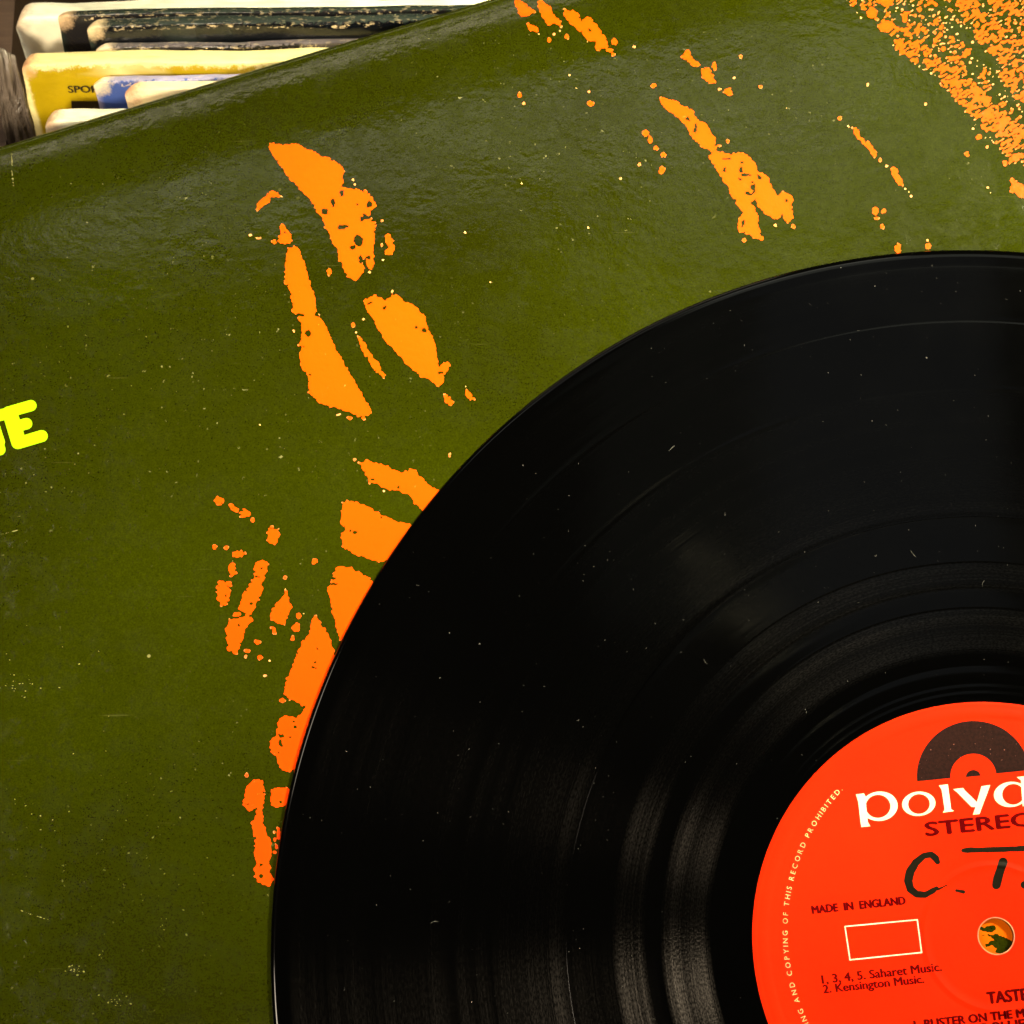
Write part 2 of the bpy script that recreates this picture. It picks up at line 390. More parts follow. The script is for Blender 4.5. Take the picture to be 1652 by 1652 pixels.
SH += [poly(*c6, q) for q in ([(1538,1132),(1580,1158),(1640,1185),(1660,1290),(1580,1242),(1536,1212)], [(700,-20),(800,-20),(790,30),(735,45),(700,15)])]
DT += [(1240+x/3.934, y/3.934, rx/3.934, ry/3.934) for x, y, rx, ry in
       [(655,82,30,32),(745,165,48,38),(603,52,14,12),(690,122,14,10),(585,112,8,8),(866,115,14,32),(945,200,16,20),(958,62,16,18),(848,295,12,9),(1030,465,8,8),(1098,543,7,7),(452,750,13,11),(510,803,8,7),(710,1018,14,13),(750,1055,11,8),(890,1216,6,6),(905,1243,6,5),(866,1198,5,5),(675,1338,21,22),(728,1340,16,15),(693,1385,20,9),(722,1438,13,16),(820,1575,20,30),(1010,1528,11,9),(1012,1562,20,18),(1258,978,15,16),(628,537,7,8),(997,658,9,10),(1333,868,18,16),(1500,1035,13,18),(1388,935,9,10),(1298,818,9,9),(1392,1190,9,8),(1293,267,9,9),(1408,1225,5,5),(115,685,6,6)]]
CAPS = [((545,818),(572,872),17),((572,872),(600,895),12),((632,920),(672,980),18),((793,1080),(815,1135),20),((815,1135),(842,1165),18)]
CAPS = [((1240+a[0]/3.934, a[1]/3.934), (1240+b[0]/3.934, b[1]/3.934), r/3.934) for a, b, r in CAPS]
c7 = ((320, 720), 3.755)
SH += [poly(*c7, q) for q in (
 [(985,112),(1018,76),(1070,98),(1145,123),(1240,165),(1290,132),(1330,160),(1370,210),(1460,268),(1500,330),(1400,430),(1305,342),(1280,292),(1200,267),(1140,264),(1080,222),(1030,224),(1025,180),(1000,142)],
 [(872,340),(900,322),(960,340),(1100,405),(1180,440),(1300,484),(1250,640),(1115,706),(1000,667),(940,652),(873,607),(868,560),(880,500),(863,460)],
 [(818,762),(840,728),(910,728),(1060,808),(1020,1000),(858,1175),(825,1060),(800,930),(773,860),(800,840)],
 [(345,708),(375,686),(422,715),(407,770),(387,830),(382,900),(342,980),(300,1032),(248,982),(263,910),(330,810),(333,750)],
 [(188,1050),(245,1043),(300,1033),(332,1050),(290,1092),(267,1180),(232,1268),(180,1232),(163,1110)],
 [(530,860),(552,920),(564,980),(522,1078),(480,1078),(437,1052),(443,990),(500,930)])]
HO += [(320+x/3.755, 720+y/3.755, rx/3.755, ry/3.755) for x, y, rx, ry in
       [(948,523,9,8),(918,515,6,5),(1200,183,5,5),(1213,247,6,5),(885,495,8,12),(1110,428,6,9),(815,800,14,8),(820,832,14,6),(380,742,12,8),(355,788,12,10),(338,760,6,6),(165,903,4,4),(320,950,4,4),(245,1085,5,5),(496,1012,4,4),(250,1192,12,5),(1055,203,12,5)]]
DT += [(320+x/3.755, 720+y/3.755, rx/3.755, ry/3.755) for x, y, rx, ry in
       [(123,330,26,25),(200,358,14,14),(225,385,26,14),(285,405,30,22),(328,445,14,14),(265,425,14,8),(455,540,40,50),(100,605,13,16),(168,615,18,13),(232,655,28,18),(262,650,10,20),(283,645,9,9),(205,745,22,44),(225,765,16,12),(150,890,40,78),(185,835,20,16),(235,1018,28,15),(460,1120,13,26),(440,1100,8,8),(705,692,17,20),(527,797,11,12),(608,1028,15,17),(592,1100,25,26),(571,1160,11,18),(948,82,9,10),(978,102,14,8),(1123,271,7,6),(1523,50,9,14),(640,1014,5,5),(320,1050,12,14)]]
c8 = ((320, 1000), 3.67)
SH += [poly(*c8, q) for q in (
 [(668,5),(700,-40),(722,5),(748,50),(780,110),(810,180),(790,330),(700,500),(660,640),(590,892),(520,900),(478,862),(458,812),(430,782),(423,720),(460,680),(468,600),(510,568),(580,580),(622,540),(600,490),(540,475),(508,440),(523,350),(548,290),(568,220),(618,130),(658,80)],
 [(283,980),(350,942),(377,950),(392,1010),(387,1080),(377,1130),(387,1180),(375,1200),(410,1260),(432,1310),(432,1390),(420,1450),(438,1560),(410,1580),(350,1552),(328,1500),(343,1440),(328,1380),(338,1290),(313,1200),(350,1150),(345,1110),(300,1132),(260,1095),(280,1050)],
 [(427,1000),(530,988),(560,1050),(520,1105),(455,1112),(433,1090)])]
HO += [(320+x/3.67, 1000+y/3.67, rx/3.67, ry/3.67) for x, y, rx, ry in
       [(492,688,18,14),(494,745,14,12),(485,715,6,22),(705,176,7,6),(684,281,12,8),(692,248,5,5),(564,602,6,6),(572,636,7,6),(540,698,6,5),(625,515,16,8),(368,1450,12,10),(372,1515,16,12),(492,1078,14,6),(288,1090,6,5),(475,783,5,5),(385,1020,6,6)]]
DT += [(320+x/3.67, 1000+y/3.67, rx/3.67, ry/3.67) for x, y, rx, ry in
       [(285,920,14,15),(350,130,17,14),(285,186,20,10),(281,216,10,13),(366,221,14,17),(393,330,10,7),(497,476,18,12),(450,1260,8,12),(453,1300,11,12),(462,1340,9,20),(474,1268,13,38),(440,1538,8,9),(452,1375,12,9),(423,241,4,4),(382,1076,8,14)]]

STEP = 1.35
X, Y = grid(300, 1684, -24, 1450, STEP)
F = np.full(X.shape, 30.0)
for q in SH:
    xs = [p[0] for p in q]; ys = [p[1] for p in q]
    paint(F, X, Y, lambda f, x, y, q=q: np.minimum(f, sd_poly(x, y, q)), (min(xs), max(xs), min(ys), max(ys)))
for a, b, r in CAPS:
    paint(F, X, Y, lambda f, x, y: np.minimum(f, sd_cap(x, y, a, b, r)), (min(a[0], b[0])-r, max(a[0], b[0])+r, min(a[1], b[1])-r, max(a[1], b[1])+r))
J1 = vnoise(X/3.6, Y/3.6, 1)*.85+vnoise(X/7.5, Y/7.5, 2)*.5+vnoise(X/2.2, Y/2.2, 3)*.25
F = F+J1*2.5
for x, y, rx, ry in DT:
    rx = max(rx, 1.7); ry = max(ry, 1.7)
    paint(F, X, Y, lambda f, gx, gy: np.minimum(f, sd_ell(gx, gy, (x, y), rx, ry)+vnoise(gx/3.2, gy/3.2, 5)*(.45+.28*min(rx, ry))), (x-rx, x+rx, y-ry, y+ry), 4)
for x, y, rx, ry in HO:
    paint(F, X, Y, lambda f, gx, gy: np.maximum(f, -(sd_ell(gx, gy, (x, y), max(rx, 1.6), max(ry, 1.6))+vnoise(gx/3.4, gy/3.4, 6)*2.0)), (x-rx, x+rx, y-ry, y+ry), 4)
# stippled corner: grains packed by local density
dens = np.full(X.shape, -.9)
def zone(pts, val, soft=9):
    q = poly((1240, 0), 3.934, pts); xs = [p[0] for p in q]; ys = [p[1] for p in q]
    def fn(f, x, y): return np.maximum(f, val-np.clip(sd_poly(x, y, q), 0, 40)/soft)
    paint(dens, X, Y, fn, (min(xs), max(xs), min(ys), max(ys)), 20)
zone([(770,190),(830,185),(960,250),(1100,400),(1190,430),(1330,570),(1440,690),(1560,780),(1700,900),(1700,1090),(1540,1010),(1440,900),(1240,680),(1140,560),(1080,460),(920,390),(780,260)], .20)
zone([(1150,420),(1230,430),(1330,560),(1450,690),(1560,760),(1680,860),(1680,930),(1480,850),(1300,740),(1150,580)], .45, 5)
zone([(1080,170),(1180,200),(1200,280),(1260,320),(1240,400),(1160,400),(1060,280),(1050,200)], .12)
zone([(490,-20),(1130,-20),(1180,300),(1420,450),(1420,560),(1250,560),(1050,300),(850,130),(560,60)], -.20)
zone([(1460,430),(1560,450),(1700,600),(1700,700),(1560,610),(1480,500)], .25)
zone([(1400,560),(1700,700),(1700,820),(1500,700)], -.2)
zone([(1080,-30),(1720,-30),(1720,470),(1590,420),(1500,400),(1380,300),(1290,190),(1200,130),(1140,70)], .08)
zone([(1200,-30),(1330,-30),(1300,90),(1230,120),(1200,60)], .40, 5)
zone([(1290,150),(1380,200),(1480,300),(1590,400),(1560,420),(1480,400),(1370,290)], .32, 5)
zone([(1000,-30),(1180,-30),(1200,100),(1120,60)], -.05)
ca, sa = math.cos(.55), math.sin(.55)
XR, YR = X*ca-Y*sa, X*sa+Y*ca
N = vnoise(XR/6.0, YR/2.7, 8)*.75+vnoise(X/2.6, Y/2.6, 9)*.35+vnoise(X/11, Y/11, 10)*.25
F = np.minimum(F, np.where(dens > -.85, -(N*1.25+dens-.17)*3.0, 30.0))
kk = 5
def blur(A, k):
    for ax in (0, 1):
        c = np.cumsum(np.pad(A, [(k+1, k) if a == ax else (0, 0) for a in (0, 1)], mode='edge'), axis=ax)
        A = (np.take(c, range(2*k+1, c.shape[ax]), ax)-np.take(c, range(0, c.shape[ax]-2*k-1), ax))/(2*k+1)
    return A
M = (F < 0).astype(float); B = blur(blur(M, 2), 2)
def ink_color(vx, vy):
    j = np.clip(((vx-X[0, 0])/STEP).round().astype(int), 0, X.shape[1]-1); i = np.clip(((vy-Y[0, 0])/STEP).round().astype(int), 0, X.shape[0]-1)
    b = B[i, j]; low = np.clip((vy-500)/700, 0, 1)
    core = np.stack([.96+0*b, .104-.044*low, .0002+0*b], 1)  # orange deepens downwards: weaker light put into the ink colour
    pale = np.array([.97, .60, .24]); deep = np.array([.72, .07, .001])
    w = np.clip((.38-b)/.27, 0, 1)[:, None]; e = (np.exp(-((b-.80)/.10)**2)*.42)[:, None]
    c = core*(1-e)+deep*e; c = c*(1-w)+pale*w
    return np.concatenate([c, np.ones((len(b), 1))], 1)
print_on('orange_artwork', F, X, Y, INK, sleeve, lambda x, y: at_sleeve(x, y, .035), ink_color)

# art seen through the spindle hole
X, Y = grid(1560, 1656, 1462, 1560, .8)
F = sd_ell(X, Y, (1608, 1511), 42, 42)
g = lambda pts: poly((1540, 1450), 14.75, pts)
for q in ([(560,640),(700,690),(830,640),(960,625),(985,740),(905,795),(780,800),(600,740)], [(660,880),(800,840),(900,860),(1000,840),(1180,910),(1320,990),(1500,1120),(1300,1400),(960,1260),(1010,1190),(900,1110),(760,1150),(690,1090),(800,1070),(850,990),(940,990),(860,910),(760,870)]):
    F = np.maximum(F, -(sd_poly(X, Y, g(q))+vnoise(X/2.4, Y/2.4, 4)*1.0))
print_on('orange_artwork', F, X, Y, INK, sleeve, lambda x, y: at_sleeve(x, y, .035), lambda a, b: np.tile([.93, .15, .0003, 1], (len(a), 1)))

# title letters at the left edge: ...TE
X, Y = grid(-62, 90, 630, 750, .8)
q = lambda x, y: (x/11.8, 620+y/11.8)
F = np.full(X.shape, 30.0)
for a, b, r in ((q(160,530), q(590,405), 9.0), (q(160,540), q(335,1115), 10.0), (q(250,640), q(345,960), 9.6), (q(250,820), q(505,750), 9.2), (q(340,1120), q(795,985), 9.6),
                (q(-560,720), q(120,560), 9.4), (q(-230,640), q(-10,1240), 9.8), (q(-150,640), q(0,1100), 8)):
    F = np.minimum(F, sd_cap(X, Y, a, b, r))
print_on('title_lettering', F, X, Y, YELLOW_INK, sleeve, lambda x, y: at_sleeve(x, y, .03))

# scuffs where the lamination is chipped, mostly low on the left
SCUFF = paper('chipped_print', (.26, .24, .09), .6, .3, .2)
X, Y = grid(-8, 420, 235, 1690, 1.2)
F = np.full(X.shape, 30.0)
marks = []
for cx, cy, n_, sp in ((122, 1563, 16, 9), (185, 1612, 16, 13), (160, 1545, 5, 5), (20, 1105, 26, 17), (30, 1290, 8, 16), (260, 1490, 6, 12), (75, 1335, 5, 9), (60, 1070, 14, 38), (210, 1210, 4, 40), (120, 1250, 5, 50)):
    for _ in range(n_): marks.append((cx+random.gauss(0, sp), cy+random.gauss(0, sp*.8), random.uniform(.6, 1.8), random.uniform(.5, 1.0), random.uniform(-.9, .6)))
for x, y, rx, ry, an in marks:
    paint(F, X, Y, lambda f, gx, gy: np.minimum(f, sd_ell(gx, gy, (x, y), rx, ry, an)+vnoise(gx/1.7, gy/1.7, 7)*.5), (x-3, x+3, y-3, y+3), 3)
for a, b in (((34, 1469), (53, 1476)), ((60, 1478), (78, 1484)), ((18, 244), (20, 272)), ((19, 275), (22, 300)), ((2, 862), (30, 855))):
    paint(F, X, Y, lambda f, gx, gy: np.minimum(f, sd_cap(gx, gy, a, b, .55)+vnoise(gx/2.4, gy/2.4, 12)*.65), (min(a[0], b[0]), max(a[0], b[0]), min(a[1], b[1]), max(a[1], b[1])), 4)
tag(print_on('scuff_marks', F, X, Y, SCUFF, sleeve, lambda x, y: at_sleeve(x, y, .03)), kind='stuff')

# ------------------------------------------------------------------ the record
record = thing('vinyl_record', (0, 0, SLV_TOP), 'black twelve inch vinyl record with a red paper label, lying on the green sleeve', 'record')
prof = [(3.63, -1.35), (3.63, -.14), (3.9, -.12), (49.0, -.12), (49.9, -.11), (50.1, -.02), (50.4, -.02), (50.9, -.025), (51.05, -.06), (51.2, -.025), (52.4, -.03), (52.55, -.06), (52.7, -.03),
        (56.2, -.03), (56.35, -.05), (56.5, -.03), (59.2, -.04), (60.0, -.03)]
trk = [60.0, 68.5, 72.9, 73.4, 78.6, 89.2, 118.0, 133.8, 146.4]
gaps = (68.7, 73.1, 78.7, 89.2, 118.0, 133.8)
for r in sorted(list(np.arange(61, 146.4, 2.0))+[g_+o for g_ in gaps for o in (-.45, -.2, .2, .45)]):
    prof.append((r, -.03-(.02 if min(abs(r-q) for q in gaps) < .25 else 0)))
prof += [(146.4, -.03), (146.8, -.04), (147.6, -.02), (148.6, .0), (149.4, -.015), (150.0, -.14), (150.4, -.45), (150.5, -.75), (150.4, -1.05), (149.9, -1.28), (149.0, -1.34), (147, -1.0), (60, -1.0), (50, -1.3), (30, -1.35)]
def lathe(name, prof, seg, mat, parent, centre=(0, 0), closed=True, zoff=0):
    vv = []; ff = []; n = len(prof)
    for i in range(seg):
        a = 2*math.pi*i/seg; c, s_ = math.cos(a), math.sin(a)
        for r, z in prof: vv.append((centre[0]+r*c, centre[1]+r*s_, z+zoff))
    for i in range(seg):
        for k in range(n if closed else n-1):
            a, b = i*n+k, i*n+(k+1) % n; c, d = ((i+1) % seg)*n+k, ((i+1) % seg)*n+(k+1) % n
            ff.append((a, c, d, b))
    return mesh_obj(name, vv, ff, mat, parent, smooth=True)
disc = lathe('disc', prof, 512, VINYL, record)
disc.data.transform(__import__('mathutils').Matrix.Translation((0, 0, 0)))
LC = (-.55, -1.1)
# label: its outer edge sits slightly off centre, the hole stays with the spindle
lab_r = 49.7
vv = []; ff = []; seg = 256; steps = [(0.0, 0.0), (.012, .03), (.20, .03), (.226, .03), (.236, .21), (.243, .21), (.256, -.05), (.268, -.05), (.280, .03), (.50, .03), (.915, .03), (.930, .06), (.948, .24), (.968, .06), (.982, .03), (.996, .03), (1.0, -.06)]
for i in range(seg):
    a = 2*math.pi*i/seg
    for k, (f_, z) in enumerate(steps):
        r = 3.66+(lab_r-3.66)*f_
        vv.append((LC[0]*f_+r*math.cos(a), LC[1]*f_+r*math.sin(a), z+.03))
n = len(steps)
for i in range(seg):
    for k in range(n-1):
        a, b = i*n+k, i*n+k+1; c, d = ((i+1) % seg)*n+k, ((i+1) % seg)*n+k+1
        ff.append((a, b, d, c))
label = mesh_obj('paper_label', vv, [f[::-1] for f in ff], LABEL_RED, record, smooth=True)
hole_rim = lathe('hole_rim', [(3.62, -.10), (3.62, .06), (3.68, .09), (3.78, .09), (3.84, .06), (3.84, -.02)], 96, paper('pale_hole_edge', (.90, .30, .16), .35, .05, .5), label)

Z_INK = .09
def label_relief(p):
    f_ = (np.hypot(p[..., 0], p[..., 1])-3.66)/(lab_r-3.66)
    for _ in range(3): f_ = (np.hypot(p[..., 0]-LC[0]*f_, p[..., 1]-LC[1]*f_)-3.66)/(lab_r-3.66)
    return np.interp(f_, [a for a, b in steps], [b for a, b in steps])+.03
def place_label(x, y):
    z = np.full(np.shape(x), Z_INK)
    for _ in range(3): z = label_relief(at_z(x, y, z))+.028
    return at_z(x, y, z)
# half disc emblem and the big lettering
X, Y = grid(1470, 1672, 1155, 1270, .7)
A = math.radians(-5.7); ux, uy = math.cos(A), math.sin(A)
cxx, cyy = 1570.3, 1251.6
ly = (X-cxx)*(-uy)+(Y-cyy)*ux
full = sd_ell(X, Y, (cxx, cyy), 91.2, 88.6, A); hole = sd_ell(X, Y, (cxx, cyy), 36.8, 35.6, A)
F = np.maximum(np.maximum(full, -hole), ly)
F = np.minimum(F, np.maximum(sd_ell(X, Y, (1570.2, 1253.5), 12.0, 11.4, A), ly-1.0))
emblem = print_on('record_emblem', F, X, Y, BROWN_INK, label, place_label)
X, Y = grid(1370, 1790, 1235, 1345, .6)
k = lambda pts: poly((1340, 1220), 5.295, pts)
e = lambda c, rx, ry: sd_ell(X, Y, (1340+c[0]/5.295, 1220+c[1]/5.295), rx/5.295, ry/5.295, A)
P_ = lambda pts: sd_poly(X, Y, k(pts))
F = P_([(215,325),(285,317),(300,345),(305,440),(318,560),(340,598),(262,606),(255,560),(235,390)])
bowl = np.maximum(np.maximum(e((417,427),156,126), -e((405,428),106,98)), P_([(285,250),(700,250),(700,650),(310,650)]))
F = np.minimum(F, bowl)
F = np.minimum(F, np.maximum(e((753,406),143,104), -e((755,408),92,84)))
F = np.minimum(F, P_([(922,249),(1002,239),(1010,300),(1030,452),(1055,468),(958,482),(974,455),(948,285)]))
F = np.minimum(F, P_([(1046,281),(1132,270),(1148,292),(1258,400),(1262,434),(1203,434),(1080,308)]))
F = np.minimum(F, P_([(1288,256),(1364,245),(1355,270),(1272,494),(1213,501),(1232,452)]))
F = np.minimum(F, np.maximum(e((1540,326),146,108), -e((1560,325),94,88)))
F = np.minimum(F, P_([(1588,178),(1672,168),(1690,300),(1706,420),(1640,428),(1625,205)]))
F = np.minimum(F, np.maximum(e((1875,292),143,104), -e((1877,294),92,84)))
F = np.minimum(F, P_([(2060,190),(2125,183),(2140,330),(2160,362),(2070,372),(2085,340)]))
F = np.minimum(F, P_([(2128,235),(2200,165),(2270,165),(2262,205),(2200,210),(2140,290)]))
print_on('logo_lettering', F, X, Y, CREAM_INK, label, place_label)
# box outline
X, Y = grid(1355, 1495, 1475, 1555, .5)
q = [(1200+x/3.106, 1120+y/3.106) for x, y in ((507,1164),(869,1130),(891,1294),(532,1331))]
F = np.abs(sd_poly(X, Y, q))-1.05
print_on('box_outline', F, X, Y, CREAM_INK, label, place_label)
# marker pen writing
X, Y = grid(1455, 1740, 1355, 1455, .6)
k1 = lambda x, y: (1340+x/5.295, 1220+y/5.295)
F = np.full(X.shape, 30.0)
def stroke(F, pts, rs):
    for i in range(len(pts)-1):
        for s_ in np.linspace(0, 1, 5)[:-1]:
            a = [pts[i][j]*(1-s_)+pts[i+1][j]*s_ for j in (0, 1)]; b = [pts[i][j]*(1-s_-.25)+pts[i+1][j]*(s_+.25) for j in (0, 1)]
            F = np.minimum(F, sd_cap(X, Y, k1(*a), k1(*b), (rs[i]*(1-s_)+rs[i+1]*s_)/5.295))
    return F
F = stroke(F, [(915,903),(898,872),(858,840),(795,852),(725,910),(682,985),(663,1065),(682,1135),(735,1180),(805,1183),(865,1155),(905,1128)], [20,28,26,26,33,38,36,33,28,25,24,15])
F = stroke(F, [(915,1140),(990,1102)], [10, 5])
F = stroke(F, [(1130,806),(1170,804),(1400,797),(1660,788),(2000,778)], [16,23,21,24,22])
F = stroke(F, [(1075,1147),(1135,1160)], [13, 17])
F = stroke(F, [(1472,905),(1455,960),(1430,1040),(1415,1100)], [40,37,38,37])
F = stroke(F, [(1655,1100),(1675,1102)], [32, 28])
F = F+vnoise(X/9, Y/9, 3)*.5
print_on('marker_writing', F, X, Y, MARKER, label, place_label)

def text_mesh(txt, bold=0.0):
    c = bpy.data.curves.new('t', 'FONT'); c.body = txt; c.resolution_u = 3; c.offset = bold; c.fill_mode = 'FRONT'
    o = bpy.data.objects.new('t', c); scene.collection.objects.link(o)
    dg = bpy.context.evaluated_depsgraph_get(); me = bpy.data.meshes.new_from_object(o.evaluated_get(dg))
    v = np.array([p.co[:2] for p in me.vertices]); f = [tuple(p.vertices) for p in me.polygons]
    bpy.data.objects.remove(o); bpy.data.curves.remove(c); bpy.data.meshes.remove(me)
    return v, f
def text_line(name, txt, left, right, cap, mat, parent, bold=0.0, place=None, cap_up=None):
    """text set between two measured baseline ends, cap height in survey units"""
    v, f = text_mesh(txt)
    x0, x1 = v[:, 0].min(), v[:, 0].max(); H = text_mesh('H')[0][:, 1]; h = H.max()
    L = np.array(left, float); Rr = np.array(right, float); d = (Rr-L); dn = d/np.linalg.norm(d); up = cap_up or (dn[1], -dn[0])
    s = (v[:, 0]-x0)/(x1-x0); t_ = v[:, 1]/h
    px = L[0]+d[0]*s+up[0]*cap*t_; py = L[1]+d[1]*s+up[1]*cap*t_
    W = []; G = []
    for q, (ox, oy) in enumerate([(0, 0)]+([(-bold, 0), (bold, 0), (0, bold*.5), (0, -bold*.5)] if bold else [])):   # heavier strokes: shifted layers of the same outline
        w = (place or place_label)(px+ox, py+oy); w[:, 2] += .0035*q; W.append(w); G += [tuple(i+q*len(px) for i in ff_) for ff_ in f]
    return mesh_obj(name, np.concatenate(W), G, mat, parent)
tilt = (-.155, -.988)
text_line('stereo_lettering', 'STEREO', (1494.5, 1348.6), (1671, 1331), 21.5, MAROON, label, 1.7, cap_up=(-.13, -.99))
text_line('small_print', 'MADE  IN  ENGLAND', (1311, 1474.3), (1461, 1458.7), 12.6, MAROON, label, 1.15, cap_up=tilt)
text_line('small_print', '1, 3, 4, 5. Saharet Music.', (1327, 1587), (1519.5, 1566), 13.6, MAROON, label, .85, cap_up=tilt)
text_line('small_print', '2. Kensington Music.', (1329, 1602.3), (1491, 1585.5), 13.0, MAROON, label, .85, cap_up=tilt)
text_line('artist_name', 'TASTE', (1594.5, 1619.5), (1658, 1613), 18.6, MAROON, label, 1.5, cap_up=tilt)
text_line('small_print', '1. BLISTER ON THE MOONSIDE', (1476, 1660.5), (1738, 1631), 13.4, MAROON, label, 1.15, cap_up=tilt)
text_line('small_print', '2. LEAVING BLUES', (1478, 1677.5), (1665, 1656), 13.4, MAROON, label, 1.15, cap_up=tilt)
# rim text follows the label's edge
RT = 'ING AND COPYING OF THIS RECORD PROHIBITED.'
def ang(x, y):
    p = at_z(np.array(x), np.array(y), Z_INK); return math.atan2(p[1]-LC[1]*.9, p[0]-LC[0]*.9), math.hypot(p[0]-LC[0]*.9, p[1]-LC[1]*.9)
a_N, r_N = ang(1296., 1644.); a_D, r_D = ang(1350., 1277.5)
a_N %= 2*math.pi; a_D %= 2*math.pi
adv = []
for ch in RT:
    if ch == ' ': adv.append(.42)
    else:
        v, f = text_mesh(ch); adv.append(v[:, 0].max()-v[:, 0].min()+.19)
cen = np.cumsum(adv)-np.array(adv)/2
iN, iD = 1, RT.rindex('D')
VV = []; FF = []
for j, ch in enumerate(RT):
    if ch == ' ': continue
    v, f = text_mesh(ch); w = (v[:, 0].max()+v[:, 0].min())/2
    th_ = a_N+(a_D-a_N)*(cen[j]-cen[iN])/(cen[iD]-cen[iN]); rr = r_N+(r_D-r_N)*(th_-a_N)/(a_D-a_N)
    sc = abs(a_D-a_N)*rr/(cen[iD]-cen[iN])
    hh = 1.08/.72; 
    lx = (v[:, 0]-w)*sc*.78; ly_ = v[:, 1]*hh-.63
    er = (math.cos(th_), math.sin(th_)); et = (er[1], -er[0])
    base = len(VV)
    for a, b in zip(lx, ly_): VV.append((LC[0]*.9+er[0]*(rr+b)+et[0]*a, LC[1]*.9+er[1]*(rr+b)+et[1]*a, Z_INK))
    FF += [tuple(base+i for i in q) for q in f]
mesh_obj('rim_lettering', VV, FF, paper('thin_cream_ink', (.86, .55, .28), .55, .05, .1), label)

# lint and dust caught on the vinyl
LINT = paper('grey_lint', (.25, .24, .22), .8, .3)
VV = []; FF = []
def fibre(x, y, L, a0, curl, w):
    pts = []; a = a0; px, py = x, y
    for i in range(6):
        pts.append((px, py)); px += math.cos(a)*L/5; py += math.sin(a)*L/5; a += curl
    for i, (px, py) in enumerate(pts):
        nx, ny = -math.sin(a0+curl*i), math.cos(a0+curl*i); b = len(VV)
        ww = w*(1-.6*abs(i-2.5)/2.5)
        VV.extend([(px-nx*ww, py-ny*ww, -.01), (px, py, -.01+ww*1.6), (px+nx*ww, py+ny*ww, -.01)])
        if i: FF.extend([(b-3, b, b+1, b-2), (b-2, b+1, b+2, b-1)])
for i in range(260):
    r = math.sqrt(random.uniform(54**2, 148**2)); a = random.uniform(math.radians(85), math.radians(215))
    long = random.random() < .05
    fibre(r*math.cos(a), r*math.sin(a), random.uniform(.7, 2.0) if long else random.uniform(.12, .32), random.uniform(0, 6.28), random.uniform(-.5, .5) if long else 0, .035 if long else random.uniform(.02, .055))
tag(mesh_obj('dust', VV, FF, LINT, record), kind='stuff')

# ------------------------------------------------------------------ records standing in the bin behind
LEAN = math.radians(29)
DN = np.array([0, -math.sin(LEAN), -math.cos(LEAN)]); NF = np.array([0, -math.cos(LEAN), math.sin(LEAN)])
P0 = at_z(np.array(100.), np.array(196.), -14.0)
def on_cover(x, y, t_):
    d = ray(x, y); q = P0+NF*t_; s = ((q-CAM) @ NF)/(d @ NF)
    return CAM+d*np.asarray(s)[..., None]
def jacket_material(name, face, edge, wear, rough, worn_mm=2.0, gloss=.3, flecks=0.0):
    t = NT(name); sp = t.n('ShaderNodeSeparateXYZ'); t.l(t.co, sp.inputs[0])
    # object origin = upper left front corner; x to the right, z down along the face, y into the pile
    ex = t.math('ABSOLUTE', sp.outputs[0]); ez = t.math('ABSOLUTE', sp.outputs[2])
    d = t.math('MINIMUM', ex, ez)
    nz = t.math('MULTIPLY', t.math('SUBTRACT', t.noise(380, 6, .8), .5), .008)
    near = t.ramp(t.math('MULTIPLY', t.math('ADD', d, nz), 100.0), [(0, 1.0), (worn_mm/10*.7, 1.0), (min(.99, worn_mm/10*1.3), 0.0)])
    top = t.ramp(t.math('MULTIPLY', sp.outputs[1], 1000.0), [(0, 0.0), (.15, 0.0), (.5, 1.0)])
    crn = t.math('SQRT', t.math('ADD', t.math('MULTIPLY', ex, ex), t.math('MULTIPLY', ez, ez)))
    cw = t.ramp(t.math('MULTIPLY', t.math('ADD', crn, nz), 100.0), [(0, 1.0), (.24, 1.0), (.55, 0.0)])
    fc = t.ramp(t.noise(90, 4, .6), [(.3, tuple(c*.86 for c in face)), (.7, tuple(min(1, c*1.1) for c in face))])
    ec = t.ramp(t.noise(300, 4, .65, stretch=(.25, 1, 1)), [(.32, tuple(c*.72 for c in edge)), (.55, edge)])
    col = t.mix(t.math('MAXIMUM', near, top), fc, ec)
    tan_ = t.ramp(t.noise(380, 4, .7), [(.35, wear), (.65, tuple(min(1, c*1.35) for c in wear))])
    col = t.mix(cw, col, tan_)
    if flecks:
        fl = t.ramp(t.noise(950, 4, .7, stretch=(.5, 1, 1)), [(.60-flecks*.08, 0.0), (.64-flecks*.08, 1.0)])
        eb = t.ramp(t.math('MULTIPLY', ez, 100.0), [(0, .2), (.05, .2), (.09, 1.0), (.15, .7), (.2, 0.0)])
        col = t.mix(t.math('MULTIPLY', fl, eb), col, (.80, .62, .36))
    t.set(Base_Color=col, Roughness=rough, Specular_IOR_Level=gloss, Normal=t.bump(t.noise(600, 4, .6), .00025, .5, t.bump(t.noise(45, 3, .5), .002, .5)))
    return t.m
